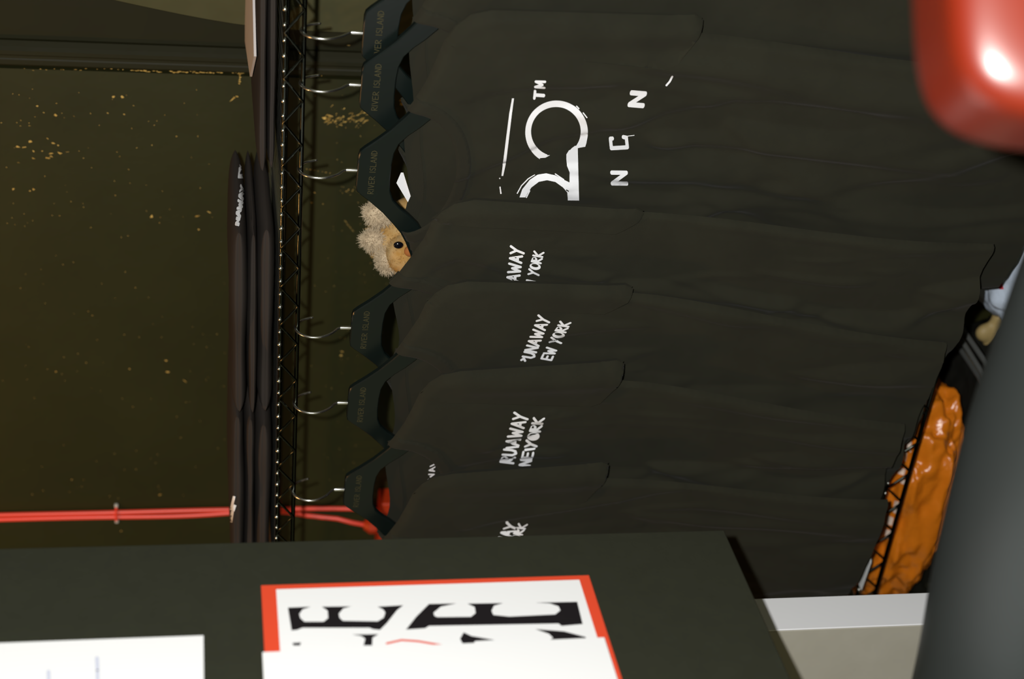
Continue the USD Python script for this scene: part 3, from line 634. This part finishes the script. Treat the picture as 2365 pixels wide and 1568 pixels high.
q = px_on_board([(0, 1482), (470, 1470)], X3); y3, b3 = (q[0][0] + q[1][0]) / 2, q[1][1]
po3 = thing('poster', 'white poster with faint grey lines in the bottom left corner of the picture', 'poster', (0, 0, 0))
obj('sheet', plate(Polygon([(y3, b3), (y3, b3 + .36), (y3 - .3, b3 + .36), (y3 - .3, b3)]), XP + .0005, .004), 'poster_white', po3)
gl_ = [LineString(s).buffer(5) for s in ([(224, 1521), (225, 1545)], [(225, 1552), (226, 1600)], [(112, 1552), (113, 1600)], [(113, 1606), (114, 1640)])]
for g_ in gl_: obj('grey_line', flat(Polygon(px_on_board(list(g_.exterior.coords), X3)), X3 + .0004), 'poster_pale', po3)

# white-edged plinth behind the board
pn = thing('plinth', 'pale grey plinth with a bright white side between display board and black bag', 'plinth', (0, 0, 0))
PY = -.3
cs = on_y((1900, 1449), PY)[0]; d_ = on_plane((1900, 1378), (cs, 0, 0), V([1., 0, 0]))[1] - PY
obj('plinth_body', rbox((cs - .5, PY, 0), (cs - .003, PY + d_, 1.16), .002), 'plinth_grey', pn, 30)
obj('side_board', rbox((cs - .0028, PY - .001, 0), (cs, PY + d_ + .001, 1.162), .0012), 'plinth_white', pn, 30, 'white side edge')

# ================================================================= FRONT TABLE, BLACK BAG, RED CASE
TZ = .665
tb = thing('table', 'table under a black cloth at the front of the stall', 'table', (0, 0, 0))
obj('tabletop', rbox((-.56, -1.42, TZ - .035), (.80, -.60, TZ - .005), .004), 'cloth_black', tb, 30)
for x in (-.52, .76):
    for y in (-1.38, -.64): obj('leg', rbox((x - .02, y - .02, 0), (x + .02, y + .02, TZ - .034), .004), 'black_metal', tb, 30)
xs = np.linspace(-.57, .81, 70); vv, ff = [], []
sgrid = [(-.575, .25), (-.585, TZ - .19), (-.590, TZ - .03), (-.597, TZ - .002), (-.62, TZ), (-.9, TZ), (-1.2, TZ), (-1.40, TZ), (-1.425, TZ - .002), (-1.432, TZ - .04), (-1.437, TZ - .29), (-1.437, TZ - .5)]
for yb, zb in sgrid:
    dr = np.clip((TZ - .03 - zb) / .3, 0, 1) * .012; sg = 1 if yb > -1 else -1
    vv.append(np.c_[xs, yb + sg * dr * (1 + np.sin(xs * 45)), np.full(70, zb)])
for i in range(len(sgrid) - 1):
    for j in range(69):
        a = i * 70 + j; ff += [[a, a + 70, a + 71], [a, a + 71, a + 1]]
tag(obj('tablecloth', trimesh.Trimesh(np.vstack(vv), ff, process=False), 'cloth_black', None, True), 'black cloth draped over the front table', 'tablecloth')
# long black vinyl bag along the far edge of the table
BR, BYAW = .148, math.radians(4.2)
bag = thing('holdall_bag', 'long rounded black vinyl bag along the front table edge, blurred', 'bag', (.30, -.722 - .47 * BR, TZ + .0015), BYAW)
from scipy.interpolate import PchipInterpolator
SAG = PchipInterpolator([-.9, -.456, -.33, -.2, -.08, .04, .6], [-.012, -.006, -.001, .001, -.003, -.008, -.02])
n, k = 70, 56; v, f = [], []
for u in np.sin(np.linspace(-np.pi / 2, np.pi / 2, n)):
    x = -.13 + u * .66; e = max((1 - abs(u) ** 10) ** .5 if abs(u) < 1 else 0, .03); a = np.linspace(0, 2 * np.pi, k, endpoint=False)
    sag = float(SAG(x))
    v.append(np.c_[np.full(k, x), np.sign(np.cos(a)) * np.abs(np.cos(a)) ** .95 * (BR + .02) * e, (BR + sag) + np.sign(np.sin(a)) * np.abs(np.sin(a)) ** .95 * (BR + sag) * e])
v = np.vstack(v)
for i in range(n - 1):
    for j in range(k):
        p_, q_ = i * k + j, i * k + (j + 1) % k; f += [[p_, q_ + k, q_], [p_, p_ + k, q_ + k]]
f += [[0, j, j + 1] for j in range(1, k - 1)] + [[(n - 1) * k, (n - 1) * k + j + 1, (n - 1) * k + j] for j in range(1, k - 1)]
bm = trimesh.Trimesh(v, f, process=False); bm.fix_normals(); obj('bag_body', bm, 'black_vinyl', bag, True)
def superell(R, p, nu=64, nv=40):
    th_, ph = np.linspace(0, 2 * np.pi, nu, endpoint=False), np.linspace(-np.pi / 2, np.pi / 2, nv)
    sp = lambda a, e: np.sign(a) * np.abs(a) ** e
    v = np.vstack([np.c_[R[0] * sp(np.cos(b), p) * sp(np.cos(th_), p), R[1] * sp(np.cos(b), p) * sp(np.sin(th_), p), np.full(nu, R[2] * sp(np.sin(b), p))] for b in ph]); f = []
    for i in range(nv - 1):
        for j in range(nu):
            a, b = i * nu + j, i * nu + (j + 1) % nu; f += [[a, b, b + nu], [a, b + nu, a + nu]]
    m_ = trimesh.Trimesh(v, f, process=False); m_.merge_vertices(); m_.update_faces(m_.nondegenerate_faces()); m_.fix_normals(); return m_
# red padded case standing on the table, leaning back a little
RYAW = math.radians(38)
red = thing('padded_case', 'glossy red padded case in the top right corner of the picture, blurred', 'case', (.612, -.882, TZ + .0015), RYAW)
MS = superell((.135, .062, .251), .32); MS.apply_transform(trimesh.transformations.rotation_matrix(math.radians(-9), [1, 0, 0])); MS.apply_translation([0, 0, -MS.bounds[0][2]])
obj('padded_shell', MS, 'red_gloss', red, True)

# ================================================================= THINGS ON THE LOWER SHELVES
def crumple(R, p, seed, amp, freq, sub=4):
    s = trimesh.creation.icosphere(subdivisions=sub); v = V(s.vertices); d = np.abs(meshkit.fbm(v * freq + seed, 4, seed)) * 2 - .35
    sp = np.sign(v) * np.abs(v) ** p; d2 = .05 - np.abs(meshkit.fbm(v * freq * 2.6 + seed * 3, 3, seed + 1)) * .30; v2 = sp * V(R) * (1 + amp * d + d2 * min(1, amp * 7))[:, None]
    return trimesh.Trimesh(v2, s.faces, process=False)
bb = thing('bin_bag', 'stuffed black plastic bag on the bottom shelf under the orange one', 'plastic bag', (-.62, .17, .242))
mb = crumple((.27, .15, .082), .7, 4, .10, 2.0); mb.apply_translation([0, 0, -mb.bounds[0][2]]); obj('bag_body', mb, 'bag_black', bb, 50)
zb_ = .242 + mb.bounds[1][2]
ob = thing('carrier_bag', 'crumpled orange carrier bag with white print under the lower shelf', 'plastic bag', (-.632, .165, zb_ - .012))
mo = crumple((.205, .125, .082), .75, 11, .16, 1.9, 5); mo.apply_translation([0, 0, -mo.bounds[0][2]])
obj('bag_body', mo, 'bag_orange', ob, 40)
print('orange top', zb_ + mo.bounds[1][2])
wb = thing('carrier_bag', 'white plastic bag with red letters on the bottom shelf', 'plastic bag', (-.155, .15, .242))
mw = crumple((.135, .12, .112), .8, 23, .12, 1.8, 4); mw.apply_translation([0, 0, -mw.bounds[0][2]])
obj('bag_body', mw, 'bag_white', wb, 40)
og = thing('gold_ornament', 'small gold ornament between the white bag and the metal rods', 'ornament', (-.36, .2, .242))
obj('base', trimesh.creation.revolve(np.c_[[0, .03, .032, .02, .012, .012, .02, .0], [0, 0, .01, .02, .03, .06, .07, .07]], sections=20), 'gold', og, 35)
obj('star', metaball([((0, 0, .1), (.03, .014, .03)), ((0, 0, .132), (.012, .01, .012)), ((.03, 0, .11), (.012, .01, .012)), ((-.03, 0, .11), (.012, .01, .012))], .004, .012), 'gold', og, True)

rods = thing('folded_stand', 'grey metal tubes of a folded stand on the bottom shelf, beside the gold ornament', 'stand', (0, 0, 0))
for a_, b_ in (((2214, 747), (2280, 842)), ((2208, 765), (2273, 868)), ((2222, 812), (2270, 884))):
    p0, p1 = on_y(a_, .16), on_y(b_, .055); d = p1 - p0
    obj('tube', tube([p0 - d * .6, p0, p1, p1 + d * 1.2], .0042, 12), 'grey_metal', rods, True)

# ================================================================= TAN PLUSH TOY BEHIND THE SHIRTS
ps = thing('plush_toy', 'tan fluffy plush animal with a black eye, peeking between the hanging shirts', 'plush toy', (0, 0, 0))
def ball(c, R, seed=0, amp=.08, sub=4):
    m_ = trimesh.creation.icosphere(subdivisions=sub); v = V(m_.vertices); d = meshkit.fbm(v * 2.2 + seed, 3, seed)
    return trimesh.Trimesh(v * (1 + amp * d)[:, None] * V(R) + V(c), m_.faces, process=False)
def union(ms):
    import manifold3d as mf
    r = None
    for m_ in ms:
        q = mf.Manifold(mf.Mesh(V(m_.vertices).astype(np.float32), V(m_.faces).astype(np.uint32))); r = q if r is None else r + q
    return r
PYL = .125
hd = on_y((905, 545), PYL)
head = [ball((hd[0] - .012, PYL + .014, hd[2] - .011), (.040, .046, .040), 1), ball(on_y((932, 585), .095), (.026, .030, .024), 2)]
torso = [ball((-.155, .17, .80), (.105, .095, .19), 4, .05), ball((-.15, .165, 1.06), (.058, .055, .20), 5, .05), ball((-.145, .16, 1.24), (.045, .045, .12), 6, .05), ball((-.235, .12, .655), (.045, .075, .045), 7), ball((-.075, .12, .655), (.045, .075, .045), 8), ball((-.25, .14, .86), (.035, .035, .11), 9), ball((-.06, .14, .86), (.035, .035, .11), 10)]
tm_ = torso; zmin = min(m_.bounds[0][2] for m_ in tm_)
for m_ in tm_[:1] + tm_[3:]: m_.apply_translation([0, 0, .5955 - zmin])
obj('torso', union(tm_), 'plush', ps, True)
obj('head', union(head), 'plush', ps, True)
fluff = [('ear', (873, 494), .108, (.014, .012, .016)), ('ear', (863, 555), .112, (.0115, .011, .0145)), ('cheek', (897, 600), .098, (.016, .014, .014))]
furred = [(head[0], 2600, 'plush', .0050), (head[1], 900, 'plush', .0042)]
for nm, px, y_, R in fluff:
    b_ = ball(on_y(px, y_), R, int(px[0]), .15); obj(nm, b_, 'plush_cream', ps, True); furred.append((b_, 1100, 'plush_cream', .0075))
nz = on_y((947, 580), .066); obj('nose', ball(nz, (.008, .006, .008), 3, .02, 3), 'plush_nose', ps, True)
ep = on_y((920, 566), .0665)
obj('eye', ball(ep, (.0052, .0035, .0066), 3, 0., 3), 'eye_black', ps, True)
rf = np.random.default_rng(77); groups = {}
for m_, cnt, mt, ln in furred:
    P, fi = trimesh.sample.sample_surface(m_, cnt, seed=5); N = m_.face_normals[fi]
    dirs = N + rf.normal(0, .45, N.shape) + V([0, 0, -.25]); dirs /= np.linalg.norm(dirs, axis=1)[:, None]
    L = ln * rf.uniform(.6, 1.25, len(P))[:, None]; bend = rf.normal(0, .3, N.shape) * L * .4
    groups.setdefault(mt, []).append(np.stack([P - N * .001, P + dirs * L * .5 + bend * .4, P + dirs * L + bend], 1))
for mt, cs_ in groups.items():
    c = np.concatenate(cs_); bc = UsdGeom.BasisCurves.Define(stage, str(ps.GetPath()) + ('/fur' if mt == 'plush' else '/pale_fur'))
    bc.CreateTypeAttr('linear'); bc.CreatePointsAttr(Vt.Vec3fArray.FromNumpy(c.reshape(-1, 3).astype(np.float32))); bc.CreateCurveVertexCountsAttr(Vt.IntArray([3] * len(c)))
    bc.CreateWidthsAttr(Vt.FloatArray.FromNumpy(np.tile([.0006, .0005, .0002], len(c)).astype(np.float32))); bc.SetWidthsInterpolation('vertex')
    UsdShade.MaterialBindingAPI.Apply(bc.GetPrim()).Bind(MAT[mt]); bc.GetPrim().SetCustomDataByKey('kind', 'stuff')
# prints lying on the bags: picture points cast onto the bag's own surface
def cast(px, mesh, off):
    v = V(mesh.vertices) + off; t = v[mesh.faces]; e1, e2 = t[:, 1] - t[:, 0], t[:, 2] - t[:, 0]; out = []
    for p in px:
        d = ray(*p); d = d / np.linalg.norm(d); h_ = np.cross(d, e2); det = (e1 * h_).sum(1); ok = np.abs(det) > 1e-12; iv = 1 / np.where(ok, det, 1)
        sv = EYE - t[:, 0]; u = (sv * h_).sum(1) * iv; q = np.cross(sv, e1); w_ = (q @ d) * iv; tt = (e2 * q).sum(1) * iv
        ok &= (u >= 0) & (w_ >= 0) & (u + w_ <= 1) & (tt > 0)
        out.append(EYE + d * (tt[ok].min() - .0015) - off if ok.any() else None)
    return out
def bag_print(polys, mesh, off, name, mt, par, label=None, base=None):
    base = V(off) if base is None else base
    for pg in polys:
        P, T = fill(Polygon(pg).buffer(0), 3, 2.5); hit = cast(P, mesh, V(off)); good = V([h_ is not None for h_ in hit])
        T = T[good[T].all(1)]
        if not len(T): continue
        tm2 = trimesh.Trimesh(V([h_ if h_ is not None else (0, 0, 0) for h_ in hit]) + V(off) - base, T[:, ::-1], process=False); tm2.remove_unreferenced_vertices()
        tm2 = max(tm2.split(only_watertight=False), key=lambda k_: len(k_.faces)); obj(name, tm2, mt, par, True, label)
bag_print([[(2096, 1012), (2106, 1020), (2104, 1046), (2094, 1036)], [(2084, 1036), (2096, 1044), (2092, 1066), (2078, 1056)], [(2076, 1078), (2092, 1084), (2088, 1098), (2074, 1094)], [(2080, 1106), (2094, 1110), (2092, 1120), (2080, 1116)],
           [(2066, 1156), (2080, 1160), (2076, 1192), (2062, 1182)], [(2050, 1190), (2064, 1196), (2060, 1214), (2048, 1210)], [(2046, 1222), (2060, 1226), (2056, 1246), (2044, 1242)], [(2120, 925), (2142, 922), (2140, 935), (2122, 938)]],
          mo, (-.632, .165, zb_ - .012), 'white_print', 'bag_print', ob)
bag_print([[(2288, 634), (2300, 626), (2306, 640), (2296, 646)], [(2296, 646), (2310, 644), (2314, 658), (2302, 660)], [(2304, 660), (2316, 658), (2318, 668), (2308, 668)]], mw, (-.155, .15, .242), 'red_letter', 'bag_red', wb)
bag_print([[(2316, 590), (2336, 578), (2330, 606), (2318, 600)], [(2284, 636), (2292, 632), (2294, 650), (2288, 650)]], mw, (-.155, .15, .242), 'blue_mark', 'bag_blue', wb)
wc = thing('paper_card', 'white paper card lying on the lower shelf beside the orange bag', 'card', (0, 0, 0))
c = V([on_z(p, .592)[:2] for p in ((2012, 1232), (1996, 1262), (1984, 1305), (1982, 1345), (1988, 1362), (2010, 1300))]); pl = Polygon(c).buffer(0)
ex_ = trimesh.creation.extrude_polygon(pl, .0015); ex_.apply_translation([0, 0, .5905]); obj('sheet', ex_, 'paper_white', wc)
# white print showing on the folded edges
def band(pts, w_): return list(LineString(pts).buffer(w_, cap_style='flat').exterior.coords)
gl2 = lambda c, o_, r, d, w_: list(max(framed(c, o_, r, d, w_).geoms, key=lambda g_: g_.area).exterior.coords) if hasattr(framed(c, o_, r, d, w_), 'geoms') else list(framed(c, o_, r, d, w_).exterior.coords)
for ow, bands in ((B_[2], [gl2('C', (551, 407), (2, -14), (11, 0), .16), gl2('K', (553, 389), (2, -12), (11, 0), .16), gl2('N', (544, 517), (2, -13), (8, 1), .16), gl2('A', (545, 499), (2, -15), (10, 1), .16), gl2('W', (548, 481), (2, -18), (11, 1), .14), gl2('A', (551, 459), (2, -15), (10, 1), .16), gl2('Y', (554, 441), (2, -11), (8, 1), .16)]),
                  (B2[2], [([(541, 1146), (537, 1162), (534, 1178)], 3.), ([(543, 1166), (538, 1180)], 3.4), ([(537, 1180), (533, 1206)], 3.2)])):
    mp = next(c_ for c_ in ow.GetChildren() if c_.GetName() == 'folded_body'); ge = UsdGeom.Mesh(mp)
    mm = trimesh.Trimesh(np.array(ge.GetPointsAttr().Get()), np.array(ge.GetFaceVertexIndicesAttr().Get()).reshape(-1, 3), process=False)
    off = V(UsdGeom.Xformable(ow).GetLocalTransformation().ExtractTranslation())
    bag_print([b_ if isinstance(b_[0], tuple) and len(b_) > 2 else band(*b_) for b_ in bands], mm, off, 'print', 'white_print', ow, 'white print on the folded edge')
